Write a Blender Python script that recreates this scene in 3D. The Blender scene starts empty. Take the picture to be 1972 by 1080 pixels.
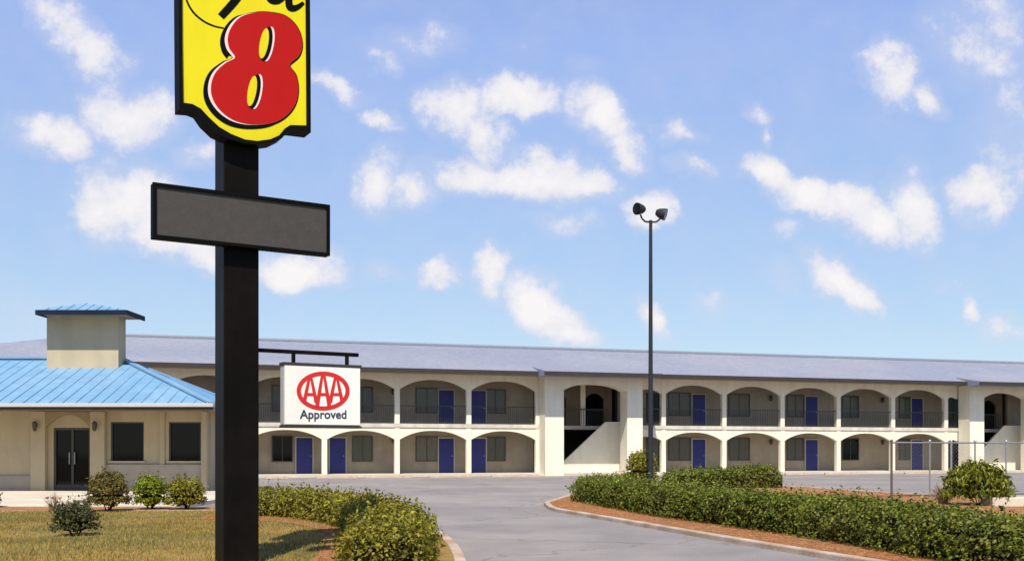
import bpy, bmesh, math, random
import numpy as np
from mathutils import Vector, Matrix

random.seed(7); rng = np.random.default_rng(7)
C = bpy.context.scene.collection
sc = bpy.context.scene
H, F, CX, HZ = 1.41, 2000.0, 986.0, 870.0          # eye height, focal length / centre / horizon measured on the photo
R = math.radians

# ------------------------------------------------------------------ measuring helpers
def gp(x, y, z=0.0):
    Y = (H - z) * F / (y - HZ)
    return ((x - CX) / F * Y, Y)
def at(x, y, Y):
    return Vector(((x - CX) / F * Y, Y, H + (HZ - y) / F * Y))

# ------------------------------------------------------------------ object helpers
def tag(o, label=None, cat=None, group=None, kind=None):
    if label: o['label'] = label
    if cat: o['category'] = cat
    if group: o['group'] = group
    if kind: o['kind'] = kind
    return o
def empty(name, loc, rz=0.0, label=None, cat=None, group=None):
    o = bpy.data.objects.new(name, None); C.objects.link(o)
    o.location = loc; o.rotation_euler = (0, 0, rz); o.empty_display_size = .2
    return tag(o, label, cat, group)
def link_mesh(name, me, mat, parent=None):
    o = bpy.data.objects.new(name, me); C.objects.link(o)
    if mat is not None:
        for m in (mat if isinstance(mat, (list, tuple)) else [mat]): me.materials.append(m)
    if parent is not None: o.parent = parent
    return o

class MB:
    """collects simple shapes into one mesh"""
    def __init__(s): s.v = []; s.f = []; s.mi = []; s.smooth = []
    def add(s, vs, fs, mi=0, smooth=False):
        b = len(s.v); s.v += [tuple(v) for v in vs]
        for f in fs: s.f.append([b + i for i in f]); s.mi.append(mi); s.smooth.append(smooth)
    def box(s, x0, x1, y0, y1, z0, z1, mi=0, M=None):
        vs = [Vector((x, y, z)) for z in (z0, z1) for y in (y0, y1) for x in (x0, x1)]
        if M is not None: vs = [M @ v for v in vs]
        s.add(vs, [(0,2,3,1),(4,5,7,6),(0,1,5,4),(2,6,7,3),(0,4,6,2),(1,3,7,5)], mi)
    def bar(s, a, b, w, h=None, mi=0):
        a = Vector(a); b = Vector(b); d = b - a; L = d.length
        q = d.to_track_quat('X', 'Z').to_matrix().to_4x4(); h = h or w
        s.box(0, L, -w/2, w/2, -h/2, h/2, mi, Matrix.Translation(a) @ q)
    def tube(s, a, b, r0, r1=None, n=12, mi=0, cap=True):
        a = Vector(a); b = Vector(b); r1 = r0 if r1 is None else r1
        q = (b - a).to_track_quat('Z', 'X').to_matrix()
        vs = [a + q @ Vector((math.cos(t)*r0, math.sin(t)*r0, 0)) for t in [2*math.pi*i/n for i in range(n)]]
        vs += [b + q @ Vector((math.cos(t)*r1, math.sin(t)*r1, 0)) for t in [2*math.pi*i/n for i in range(n)]]
        s.add(vs, [(i, (i+1) % n, n+(i+1) % n, n+i) for i in range(n)], mi, True)
        if cap: s.add(vs[:n], [tuple(range(n))[::-1]], mi); s.add(vs[n:], [tuple(range(n))], mi)
    def lathe(s, prof, origin, axis=(0,0,1), n=20, mi=0):
        q = Vector(axis).to_track_quat('Z', 'X').to_matrix(); o = Vector(origin)
        vs = [o + q @ Vector((math.cos(2*math.pi*i/n)*r, math.sin(2*math.pi*i/n)*r, z)) for r, z in prof for i in range(n)]
        fs = [(k*n+i, k*n+(i+1) % n, (k+1)*n+(i+1) % n, (k+1)*n+i) for k in range(len(prof)-1) for i in range(n)]
        s.add(vs, fs, mi, True)
    def prism(s, poly, c0, c1, fr=None, mi=0):
        """poly in (a,b), extruded from c0 to c1; fr maps (a,b,c) -> vector"""
        fr = fr or (lambda a, b, c: Vector((a, b, c))); n = len(poly)
        vs = [fr(a, b, c0) for a, b in poly] + [fr(a, b, c1) for a, b in poly]
        s.add(vs, [tuple(range(n))[::-1], tuple(range(n, 2*n))] + [(i, (i+1) % n, n+(i+1) % n, n+i) for i in range(n)], mi)
    def build(s, name, mat, parent=None, bevel=0):
        me = bpy.data.meshes.new(name); me.from_pydata(s.v, [], s.f)
        for p, m, sm in zip(me.polygons, s.mi, s.smooth): p.material_index = m; p.use_smooth = sm
        bm = bmesh.new(); bm.from_mesh(me); bmesh.ops.recalc_face_normals(bm, faces=bm.faces); bm.to_mesh(me); bm.free()
        o = link_mesh(name, me, mat, parent)
        if bevel:
            b = o.modifiers.new('bevel', 'BEVEL'); b.width = bevel; b.segments = 2; b.limit_method = 'ANGLE'
        return o
def mbox(*a): m = MB(); m.box(*a); return m
def copy_tree(o, parent=None):
    c = o.copy(); C.objects.link(c)
    if parent is not None: c.parent = parent
    for ch in list(o.children): copy_tree(ch, c)
    return c
def spline(pts, n=8, closed=True):
    out = []; N = len(pts)
    rngi = range(N) if closed else range(N-1)
    for i in rngi:
        g = (lambda k: pts[k % N]) if closed else (lambda k: pts[max(0, min(N-1, k))])
        p0, p1, p2, p3 = [Vector(g(i+k)) for k in (-1, 0, 1, 2)]
        for j in range(n):
            t = j/n
            q = .5*((2*p1) + (p2-p0)*t + (2*p0-5*p1+4*p2-p3)*t*t + (3*p1-p0-3*p2+p3)*t**3)
            out.append(tuple(q))
    if not closed: out.append(tuple(pts[-1]))
    return out

# ------------------------------------------------------------------ materials
def mat(name, col, var=.15, scale=4.0, rough=.7, metal=0.0, bump=0.0, bscale=None, spec=.5, col2=None, scale2=None, amt2=.5, island=0.0, stretch=None, hue=None):
    m = bpy.data.materials.new(name); m.use_nodes = True; nt = m.node_tree; N = nt.nodes; L = nt.links
    b = N['Principled BSDF']; b.inputs['Roughness'].default_value = rough; b.inputs['Metallic'].default_value = metal
    b.inputs['Specular IOR Level'].default_value = spec
    tc = N.new('ShaderNodeTexCoord'); vec = tc.outputs['Object']
    if stretch:
        mp = N.new('ShaderNodeMapping'); mp.inputs['Scale'].default_value = stretch; L.new(vec, mp.inputs['Vector']); vec = mp.outputs[0]
    nz = N.new('ShaderNodeTexNoise'); nz.inputs['Scale'].default_value = scale; nz.inputs['Detail'].default_value = 8; nz.inputs['Roughness'].default_value = .65
    L.new(vec, nz.inputs['Vector'])
    mr = N.new('ShaderNodeMapRange'); mr.inputs[1].default_value = .25; mr.inputs[2].default_value = .75
    mr.inputs[3].default_value = 1-var; mr.inputs[4].default_value = 1+var
    L.new(nz.outputs['Fac'], mr.inputs[0])
    cur = None
    rgb = N.new('ShaderNodeRGB'); rgb.outputs[0].default_value = (*col, 1); cur = rgb.outputs[0]
    if col2 is not None:
        n2 = N.new('ShaderNodeTexNoise'); n2.inputs['Scale'].default_value = scale2 or scale*.25; n2.inputs['Detail'].default_value = 6
        L.new(vec, n2.inputs['Vector'])
        r2 = N.new('ShaderNodeMapRange'); r2.inputs[1].default_value = .42; r2.inputs[2].default_value = .62; r2.inputs[4].default_value = amt2
        L.new(n2.outputs['Fac'], r2.inputs[0])
        mx = N.new('ShaderNodeMixRGB'); mx.inputs[2].default_value = (*col2, 1); L.new(r2.outputs[0], mx.inputs[0]); L.new(cur, mx.inputs[1]); cur = mx.outputs[0]
    if island:
        ge = N.new('ShaderNodeNewGeometry')
        ir = N.new('ShaderNodeMapRange'); ir.inputs[3].default_value = 1-island; ir.inputs[4].default_value = 1+island
        L.new(ge.outputs['Random Per Island'], ir.inputs[0])
        if hue is not None:
            w = N.new('ShaderNodeTexWhiteNoise'); w.noise_dimensions = '1D'; L.new(ge.outputs['Random Per Island'], w.inputs['W'])
            rr = N.new('ShaderNodeMapRange'); rr.inputs[1].default_value = .55; rr.inputs[2].default_value = 1; L.new(w.outputs['Value'], rr.inputs[0])
            mh = N.new('ShaderNodeMixRGB'); mh.inputs[2].default_value = (*hue, 1); L.new(rr.outputs[0], mh.inputs[0]); L.new(cur, mh.inputs[1]); cur = mh.outputs[0]
        mm = N.new('ShaderNodeMath'); mm.operation = 'MULTIPLY'; L.new(mr.outputs[0], mm.inputs[0]); L.new(ir.outputs[0], mm.inputs[1]); val = mm.outputs[0]
    else: val = mr.outputs[0]
    vm = N.new('ShaderNodeVectorMath'); vm.operation = 'SCALE'; L.new(cur, vm.inputs[0]); L.new(val, vm.inputs['Scale'])
    L.new(vm.outputs[0], b.inputs['Base Color'])
    if bump:
        nb = N.new('ShaderNodeTexNoise'); nb.inputs['Scale'].default_value = bscale or scale*6; nb.inputs['Detail'].default_value = 6
        L.new(vec, nb.inputs['Vector'])
        bp = N.new('ShaderNodeBump'); bp.inputs['Strength'].default_value = bump; bp.inputs['Distance'].default_value = .02
        L.new(nb.outputs['Fac'], bp.inputs['Height']); L.new(bp.outputs[0], b.inputs['Normal'])
    return m
def leafmat(name, col, hue, island=.5, col2=None):
    m = mat(name, col, .35, 1.6, .55, island=island, hue=hue, spec=.3, col2=col2, scale2=1.1, amt2=.35)
    nt = m.node_tree; N = nt.nodes; L = nt.links; b = N['Principled BSDF']; out = N['Material Output']
    tr = N.new('ShaderNodeBsdfTranslucent'); mx = N.new('ShaderNodeMixShader'); mx.inputs[0].default_value = .22
    src = b.inputs['Base Color'].links[0].from_socket
    L.new(src, tr.inputs['Color']); L.new(b.outputs[0], mx.inputs[1]); L.new(tr.outputs[0], mx.inputs[2]); L.new(mx.outputs[0], out.inputs['Surface'])
    return m

M = {}
M['cream'] = mat('cream_stucco', (.80,.745,.60), .07, 1.2, .85, bump=.25, bscale=60, col2=(.70,.63,.50), scale2=.35, amt2=.35)
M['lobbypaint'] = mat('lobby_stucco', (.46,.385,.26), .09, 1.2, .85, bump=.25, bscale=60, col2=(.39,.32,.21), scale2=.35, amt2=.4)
M['shadewall'] = mat('shaded_tan_stucco', (.33,.28,.21), .14, 1.5, .9, bump=.2, bscale=50, col2=(.26,.215,.15), scale2=.5, amt2=.5)  # tan set darker to deepen the shade on the recessed walls
M['slab'] = mat('balcony_concrete', (.62,.57,.48), .15, 2, .85, col2=(.42,.38,.33), scale2=1.2, amt2=.5)
M['motelroof'] = mat('lavender_shingle', (.225,.24,.315), .16, 6, .8, bump=.5, bscale=25, col2=(.275,.28,.34), scale2=.15, amt2=.7, spec=.3)
M['ridge'] = mat('ridge_metal', (.22,.25,.31), .1, 5, .6)
M['fascia'] = mat('brown_fascia', (.040,.034,.032), .2, 3, .7, spec=.3)
M['soffit'] = mat('brown_soffit', (.30,.23,.13), .15, 3, .85)
M['door'] = mat('blue_door', (.012,.018,.16), .2, 2, .5)
M['glass'] = mat('dark_glass', (.004,.004,.004), .3, 1, .04, spec=.18)
M['curtain'] = mat('curtained_glass', (.07,.065,.045), .5, 3, .2, stretch=(9,9,.3), spec=.5)
M['greenglass'] = mat('green_tinted_glass', (.055,.065,.03), .4, 3, .2, stretch=(9,9,.3), spec=.6)
M['drape'] = mat('pale_drape_glass', (.13,.115,.085), .5, 2, .3, stretch=(12,12,.3), spec=.4)
M['frame'] = mat('bronze_frame', (.05,.045,.04), .15, 5, .5)
M['paleframe'] = mat('pale_frame', (.42,.40,.32), .08, 4, .7)
M['rail'] = mat('railing_metal', (.05,.048,.042), .2, 5, .55)
M['blackpaint'] = mat('black_painted_steel', (.005,.0042,.0035), .3, 3, .5, bump=.08, bscale=40, col2=(.011,.008,.006), scale2=.7, amt2=.7, spec=.07)
M['bluemetal'] = mat('blue_roof_metal', (.155,.305,.475), .09, 2, .55, col2=(.20,.35,.50), scale2=.5, amt2=.7, spec=.5)
M['bluedark'] = mat('navy_fascia', (.008,.014,.035), .2, 3, .6, spec=.15)
M['gutter'] = mat('pale_gutter', (.45,.43,.42), .1, 4, .5)
M['black'] = mat('sign_black', (.004,.004,.005), .2, 4, .6, spec=.05)
M['yellow'] = mat('sign_yellow', (.72,.62,.006), .04, 2, .4, spec=.25)
M['red'] = mat('sign_red', (.43,.006,.003), .06, 3, .4, spec=.2)
M['white'] = mat('sign_white', (.80,.79,.76), .04, 3, .4)
M['pink'] = mat('sign_highlight', (.80,.62,.58), .05, 3, .4)
M['board'] = mat('dark_led_panel', (.060,.053,.048), .15, 9, .6, bump=.2, bscale=90, spec=.25)
M['panelwhite'] = mat('acrylic_white', (.80,.79,.73), .04, 2, .35)
M['aaared'] = mat('emblem_red', (.56,.018,.016), .06, 3, .4)
M['navy'] = mat('lettering_navy', (.012,.03,.07), .1, 3, .5)
M['asphalt'] = mat('worn_asphalt', (.222,.198,.198), .16, .9, .92, bump=.5, bscale=60, col2=(.285,.255,.24), scale2=.22, amt2=.9)
M['concrete'] = mat('pale_concrete', (.58,.52,.42), .12, 1.5, .9, bump=.2, bscale=40, col2=(.45,.38,.30), scale2=.6, amt2=.5)
M['kerb'] = mat('kerb_concrete', (.46,.37,.30), .22, 2, .9, bump=.4, bscale=30, col2=(.33,.21,.13), scale2=1.2, amt2=.8)
M['lawn'] = mat('dry_lawn', (.25,.155,.034), .32, 3.5, .95, bump=.6, bscale=30, col2=(.085,.095,.02), scale2=.4, amt2=.9)
M['mulch'] = mat('pine_straw', (.33,.13,.045), .5, 7, .95, bump=.9, bscale=35, col2=(.22,.13,.055), scale2=1.0, amt2=.6)
M['field'] = mat('rough_ground', (.16,.14,.06), .25, .2, .95, col2=(.10,.11,.04), scale2=.03, amt2=.8)
M['blade'] = mat('grass_blade', (.28,.185,.040), .4, .5, .8, island=.45, hue=(.12,.14,.022), spec=.15)
M['straw'] = mat('straw_needle', (.42,.17,.06), .2, 1, .85, island=.6, hue=(.40,.24,.11), spec=.1)
M['hedge'] = leafmat('hedge_leaf', (.155,.19,.014), (.042,.070,.010), col2=(.17,.12,.03))
M['hedge2'] = leafmat('hedge_leaf_olive', (.25,.225,.016), (.075,.085,.010), col2=(.20,.13,.035))
M['bushred'] = leafmat('bush_leaf_reddish', (.14,.13,.025), (.19,.085,.025))
M['bushgreen'] = leafmat('bush_leaf_bright', (.23,.26,.012), (.10,.14,.012))
M['bushdark'] = leafmat('bush_leaf_dark', (.075,.075,.025), (.04,.045,.018))
M['strap'] = leafmat('strap_leaf', (.18,.19,.014), (.07,.10,.012))
M['petal'] = leafmat('pink_petal', (.55,.20,.17), (.60,.36,.28), .2)
M['dry'] = leafmat('dry_leaf', (.36,.27,.17), (.45,.30,.22), .3)
M['core'] = mat('twig_core', (.020,.017,.007), .5, 8, 1.0, spec=0.0)
M['twig'] = mat('twig_bark', (.10,.075,.05), .3, 10, .9)
M['galv'] = mat('galvanised_steel', (.30,.31,.32), .12, 6, .45, metal=.5)
M['brownsteel'] = mat('brown_post', (.10,.075,.065), .15, 5, .6)
M['polesteel'] = mat('lamp_post_steel', (.022,.025,.032), .2, 4, .55, spec=.25)
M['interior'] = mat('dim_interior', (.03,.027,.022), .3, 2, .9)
M['landing'] = mat('dimmed_landing_brown', (.15,.115,.08), .14, 1.5, .9)  # brown darkened to imitate the dimness inside the stair openings
M['stair'] = mat('stair_concrete', (.45,.42,.36), .12, 2, .9)

def streaks(m, lo=.94):
    nt = m.node_tree; N = nt.nodes; L = nt.links; b = N['Principled BSDF']; src = b.inputs['Base Color'].links[0].from_socket
    tc = N.new('ShaderNodeTexCoord'); mp = N.new('ShaderNodeMapping'); mp.inputs['Scale'].default_value = (1.1,1.1,.14); L.new(tc.outputs['Object'], mp.inputs['Vector'])
    nz = N.new('ShaderNodeTexNoise'); nz.inputs['Scale'].default_value = 2.2; nz.inputs['Detail'].default_value = 7; L.new(mp.outputs[0], nz.inputs['Vector'])
    mr = N.new('ShaderNodeMapRange'); mr.inputs[1].default_value = .36; mr.inputs[2].default_value = .56; mr.inputs[3].default_value = lo; mr.inputs[4].default_value = 1.02; L.new(nz.outputs['Fac'], mr.inputs[0])
    s = N.new('ShaderNodeVectorMath'); s.operation = 'SCALE'; L.new(src, s.inputs[0]); L.new(mr.outputs[0], s.inputs['Scale']); L.new(s.outputs[0], b.inputs['Base Color'])
for k in ('cream','lobbypaint','shadewall','slab'): streaks(M[k])
streaks(M['motelroof'], .93); streaks(M['bluemetal'], .94); streaks(M['blackpaint'], .7); streaks(M['panelwhite'], .93); streaks(M['yellow'], .93)
def weather_asphalt(m):
    nt = m.node_tree; N = nt.nodes; L = nt.links; b = N['Principled BSDF']; src = b.inputs['Base Color'].links[0].from_socket
    tc = N.new('ShaderNodeTexCoord'); nz = N.new('ShaderNodeTexNoise'); nz.inputs['Scale'].default_value = 1.3; nz.inputs['Detail'].default_value = 6; L.new(tc.outputs['Object'], nz.inputs['Vector'])
    va = N.new('ShaderNodeVectorMath'); va.operation = 'MULTIPLY_ADD'; L.new(nz.outputs['Color'], va.inputs[0]); va.inputs[1].default_value = (1.6,1.6,0); L.new(tc.outputs['Object'], va.inputs[2])
    vo = N.new('ShaderNodeTexVoronoi'); vo.feature = 'DISTANCE_TO_EDGE'; vo.inputs['Scale'].default_value = .22; L.new(va.outputs[0], vo.inputs['Vector'])
    mr = N.new('ShaderNodeMapRange'); mr.inputs[1].default_value = .002; mr.inputs[2].default_value = .011; mr.inputs[3].default_value = .74; mr.inputs[4].default_value = 1; L.new(vo.outputs['Distance'], mr.inputs[0])
    n2 = N.new('ShaderNodeTexNoise'); n2.inputs['Scale'].default_value = .9; n2.inputs['Detail'].default_value = 3; L.new(tc.outputs['Object'], n2.inputs['Vector'])
    m2 = N.new('ShaderNodeMapRange'); m2.inputs[1].default_value = .66; m2.inputs[2].default_value = .76; m2.inputs[3].default_value = 1; m2.inputs[4].default_value = .72; L.new(n2.outputs['Fac'], m2.inputs[0])
    n3 = N.new('ShaderNodeTexNoise'); n3.inputs['Scale'].default_value = 45; n3.inputs['Detail'].default_value = 3; L.new(tc.outputs['Object'], n3.inputs['Vector'])
    m3 = N.new('ShaderNodeMapRange'); m3.inputs[1].default_value = .3; m3.inputs[2].default_value = .7; m3.inputs[3].default_value = .8; m3.inputs[4].default_value = 1.2; L.new(n3.outputs['Fac'], m3.inputs[0])
    a = N.new('ShaderNodeMath'); a.operation = 'MULTIPLY'; L.new(mr.outputs[0], a.inputs[0]); L.new(m2.outputs[0], a.inputs[1])
    c = N.new('ShaderNodeMath'); c.operation = 'MULTIPLY'; L.new(a.outputs[0], c.inputs[0]); L.new(m3.outputs[0], c.inputs[1])
    s = N.new('ShaderNodeVectorMath'); s.operation = 'SCALE'; L.new(src, s.inputs[0]); L.new(c.outputs[0], s.inputs['Scale']); L.new(s.outputs[0], b.inputs['Base Color'])
weather_asphalt(M['asphalt'])

# ------------------------------------------------------------------ setting: ground, lot, lawn, beds
def sheet(name, poly, z, m, thick=0.0):
    mb = MB()
    if thick: mb.prism(poly, z - thick, z)
    else: mb.add([(x, y, z) for x, y in poly], [tuple(range(len(poly)))])
    o = mb.build(name, m); tag(o, kind='structure'); return o
sheet('ground', [(-900,-300),(900,-300),(900,1500),(-900,1500)], -.06, M['field'])
sheet('parking_lot', [(-55,4),(60,4),(60,86),(-55,86)], 0.0, M['asphalt'])

lawn_edge = [(-32,23.4),(-15,23.5),(-9,23.6),(-6,23.7),(-4.4,23.5),(-3.2,22.4),(-2.35,20.9),(-1.6,18.6),(-1.1,16.2),(-.78,13.6),(-.62,11),(-.55,6.5)]
edge_s = spline(lawn_edge, 5, False)
lawn_poly = edge_s + [(-32,6.5)]
sheet('lawn', lawn_poly, .075, M['lawn'], .2)
def kerb(name, line, w, z0, z1, side=1):
    """concrete kerb following a line, lying on its left (+1) or right (-1) side"""
    pts = [Vector(p) for p in line]; off = []
    for i, p in enumerate(pts):
        d = (pts[min(i+1, len(pts)-1)] - pts[max(i-1, 0)]).normalized()
        off.append(p + Vector((-d.y, d.x))*w*side)
    mb = MB(); n = len(pts)
    vs = [(p.x,p.y,z0) for p in pts] + [(p.x,p.y,z1) for p in pts] + [(p.x,p.y,z1) for p in off] + [(p.x,p.y,z0) for p in off]
    fs = []
    for i in range(n-1):
        for k in range(3): fs.append((k*n+i, k*n+i+1, (k+1)*n+i+1, (k+1)*n+i))
    fs += [(0, n, 2*n, 3*n), (n-1, 4*n-1, 3*n-1, 2*n-1)]
    mb.add(vs, fs)
    o = mb.build(name, M['kerb'], bevel=.02); tag(o, kind='structure'); return o
kerb('lawn_kerb', edge_s, .15, -.02, .082, 1)

# strip of red mulch between lawn and lobby walk, and the walk itself
sheet('mulch_strip', [(-32,23.7),(-9,23.75),(-6.3,23.85),(-6.3,25.2),(-32,25.4)], .082, M['mulch'], .12)
sheet('lobby_walk', [(-34,25.5),(-8.2,25.3),(-8.2,35.42),(-34,35.42)], .10, M['concrete'], .2)
sheet('hedge_bed', spline([(-6.4,20.6),(-5,20.2),(-4,19.2),(-3.2,17.5),(-2.75,15.4),(-2.5,13),(-2.4,9)],4,False) +
      spline([(-.95,9),(-1.05,13),(-1.35,16),(-1.85,18.4),(-2.6,20.6),(-3.5,22.1),(-4.6,23.1),(-6.4,23.2)],4,False), .083, M['mulch'])

# island with the long hedge on the right
isl_front = [gp(1058,972), gp(1075,983), gp(1130,993), gp(1200,1005), gp(1400,1040), gp(1640,1080), (5.95,8.5), (6.3,5)]
isl_back = [(34,5),(34,29),gp(1990,962),gp(1810,958),gp(1700,951),gp(1600,945),gp(1515,939),(7,41.3),(4.4,40.5),(3.0,37),(1.9,32.5)]
isl_line = spline(isl_front, 6, False)
isl_poly = isl_line + isl_back
sheet('planting_island', isl_poly, .075, M['mulch'], .2)
isl_kerb = [isl_back[i] for i in (2,3,4,5,6,7,8,9,10)]
isl_kerb = spline(isl_kerb, 4, False) + isl_line
kerb('island_kerb', isl_kerb, .15, -.02, .085, -1)

# ------------------------------------------------------------------ foliage
def leaf_mesh(P, Nn, size, aspect=.55, curl=.25, upbias=0.0):
    n = len(P)
    r = rng.normal(size=(n,3)); nrm = Nn*1.0 + r*.75; nrm /= np.linalg.norm(nrm, axis=1)[:,None]
    t = np.cross(nrm, rng.normal(size=(n,3))); t[:,2] += upbias
    t -= (t*nrm).sum(1)[:,None]*nrm
    t /= np.linalg.norm(t, axis=1)[:,None]; b = np.cross(nrm, t)
    s = (size*rng.uniform(.45,1.5,n))[:,None]; w = s*aspect*.5
    v0 = P - t*s*.5; v1 = P + b*w + nrm*s*curl*.2; v2 = P + t*s*.5 - nrm*s*curl*.25; v3 = P - b*w + nrm*s*curl*.2
    return np.stack([v0,v1,v2,v3],1).reshape(-1,3)
def quads_obj(name, V, m, parent=None):
    n = len(V)//4; me = bpy.data.meshes.new(name)
    me.vertices.add(len(V)); me.vertices.foreach_set('co', V.astype(np.float32).ravel())
    me.loops.add(4*n); me.loops.foreach_set('vertex_index', np.arange(4*n, dtype=np.int32))
    me.polygons.add(n); me.polygons.foreach_set('loop_start', np.arange(0,4*n,4,dtype=np.int32)); me.polygons.foreach_set('loop_total', np.full(n,4,dtype=np.int32))
    me.update(calc_edges=True); me.validate()
    return link_mesh(name, me, m, parent)
def lump(p, f, seed):
    x, y, z = p[:,0]*f+seed, p[:,1]*f+seed*1.7, p[:,2]*f+seed*.3
    return (np.sin(x*2.1+np.sin(y*1.7))+np.sin(y*2.7+np.sin(z*2.3+x))+np.sin(z*2.9+np.sin(x*1.3)))/3

def hedge(name, line, width, heights, leafm, label, group=None, dens=900, leaf=.055, seed=1.0, z0=.06):
    line = np.array(spline(line, 10, False)); hs = np.interp(np.linspace(0,1,len(line)), np.linspace(0,1,len(heights)), heights)
    seg = np.diff(line, axis=0); ln = np.linalg.norm(seg, axis=1); cum = np.concatenate([[0],np.cumsum(ln)]); Ltot = cum[-1]
    o = empty(name, (line[len(line)//2][0], line[len(line)//2][1], z0), 0, label, 'hedge', group)
    org = np.array([line[len(line)//2][0], line[len(line)//2][1], 0.0])
    def surf(t, ph, shrink=0.0):
        """t along [0,Ltot], ph 0..pi over the section; rounded box section"""
        x = np.interp(t, cum, line[:,0]); y = np.interp(t, cum, line[:,1]); h = np.interp(t, cum, hs)
        i = np.clip(np.searchsorted(cum, t)-1, 0, len(seg)-1); d = seg[i]/ln[i][:,None]; nr = np.stack([d[:,1],-d[:,0]],1)
        endf = np.sqrt(np.clip(1-np.clip(1-np.minimum(t, Ltot-t)/(width*.5),0,1)**2, .02, 1))
        c, s_ = np.cos(ph), np.sin(ph); k = (np.abs(c)**4+np.abs(s_)**4)**(-.25)
        base = np.stack([x,y,np.zeros_like(x)],1)
        bump = 1 + .10*lump(base + np.stack([ph,ph,ph],1)*.5, 2.2, seed) + .075*lump(base + np.stack([ph,ph,ph],1), 5.0, seed+3) + .06*lump(base + np.stack([ph,ph,ph],1)*.6, 12.0, seed+7)
        rw = (width/2*k*endf*bump - shrink); rh = (h*k*bump*(.35+.65*endf) - shrink)
        P = base.copy(); P[:,:2] += nr*(c*rw)[:,None]; P[:,2] = np.maximum(s_*rh, .0) + z0
        Nn = np.stack([nr[:,0]*c, nr[:,1]*c, s_],1)
        ends = np.clip(1-np.minimum(t,Ltot-t)/(width*.4),0,1)*np.where(t<Ltot/2,-1,1)
        Nn[:,:2] += d*ends[:,None]
        return P - org*np.array([1,1,0]) - np.array([0,0,z0]), Nn/np.linalg.norm(Nn,axis=1)[:,None]
    # dark twiggy core
    nt_, np_ = int(Ltot/.15)+2, 14
    T = np.repeat(np.linspace(0,Ltot,nt_), np_); PH = np.tile(np.linspace(0,math.pi,np_), nt_)
    P, _ = surf(T, PH, .17); mb = MB()
    mb.add(P.tolist(), [(i*np_+j, i*np_+j+1, (i+1)*np_+j+1, (i+1)*np_+j) for i in range(nt_-1) for j in range(np_-1)], 0, True)
    mb.build('branches', M['core'], o)
    area = Ltot*(width+2*np.mean(hs)); n = int(area*dens)
    t = rng.uniform(0,Ltot,n); ph = np.arccos(np.clip(rng.uniform(-1,1,n),-1,1)); ph = np.where(rng.random(n)<.5, ph, rng.uniform(0,math.pi,n))
    P, Nn = surf(t, ph, 0); P = P - Nn*(rng.random(n)**1.5*.16-.03)[:,None]
    ns = n//28                                                       # sprigs standing proud of the clipped surface
    idx = rng.integers(0,n,ns); sp = []
    for k in range(4):
        sp.append(P[idx] + (Nn[idx]*.6+np.array([0,0,.6]))*(.02+.035*k) + rng.normal(size=(ns,3))*.012)
    P = np.concatenate([P]+sp); Nn = np.concatenate([Nn]+[Nn[idx]]*4)
    P[:,2] = np.maximum(P[:,2], .0)
    quads_obj('leaves', leaf_mesh(P, Nn, leaf), leafm, o)
    return o

def bush(name, x, y, w, h, leafm, label, group=None, leaf=.055, dens=1100, seed=1.0, z0=.07, tiltup=0.0, aspect=.55, gap=.0, cat='shrub', depth=None):
    o = empty(name, (x, y, z0), rng.uniform(0,.5), label, cat, group); depth = depth or w
    def surf(n, shr):
        d = rng.normal(size=(n,3)); d /= np.linalg.norm(d,axis=1)[:,None]; d[:,2] = np.where(d[:,2]<-.45, -d[:,2], d[:,2])
        k = 1+.16*lump(d, 1.9, seed)+.10*lump(d, 4.5, seed+2)
        P = d*np.array([w/2,depth/2,h*.52])*k[:,None]*(1-shr); P[:,2] += h*np.where(d[:,2] < 0, .42, .48); P[:,:2] *= (1+.25*np.clip(-d[:,2],0,1))[:,None]
        return P, d
    mb = MB(); n1, n2 = 18, 10
    vs = []
    for j in range(n2+1):
        for i in range(n1):
            th = math.pi*(j/n2)*.82; a = 2*math.pi*i/n1
            vs.append((math.sin(th)*math.cos(a), math.sin(th)*math.sin(a), math.cos(th)))
    D = np.array(vs); k = 1+.16*lump(D,1.9,seed)+.10*lump(D,4.5,seed+2)
    P = D*np.array([w/2,depth/2,h*.52])*k[:,None]*.74; P[:,2] += h*.48
    mb.add(P.tolist(), [(j*n1+i, j*n1+(i+1)%n1, (j+1)*n1+(i+1)%n1, (j+1)*n1+i) for j in range(n2) for i in range(n1)], 0, True)
    for i in range(7):
        a = rng.uniform(0,6.28); r = w*.28
        mb.tube((math.cos(a)*.03, math.sin(a)*.03, -.03), (math.cos(a)*r, math.sin(a)*r, h*.5), .014, .006, 6)
    mb.build('branches', M['core'], o)
    n = int(math.pi*w*h*1.3*dens)
    P, Nn = surf(n, 0)
    if gap: keep = lump(P, 9/w, seed+5) > -1+gap; P, Nn = P[keep], Nn[keep]
    P = P - Nn*(rng.random(len(P))**1.4*w*.17-.035)[:,None]
    ns = len(P)//16; idx = rng.integers(0,len(P),ns)
    sp = [P[idx]+(Nn[idx]*.7+np.array([0,0,.5]))*(.02+.035*k)+rng.normal(size=(ns,3))*.012 for k in range(4)]
    P = np.concatenate([P]+sp); Nn = np.concatenate([Nn]+[Nn[idx]]*4); P[:,2] = np.maximum(P[:,2], 0)
    quads_obj('leaves', leaf_mesh(P, Nn, leaf, aspect, upbias=tiltup), leafm, o)
    return o
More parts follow.
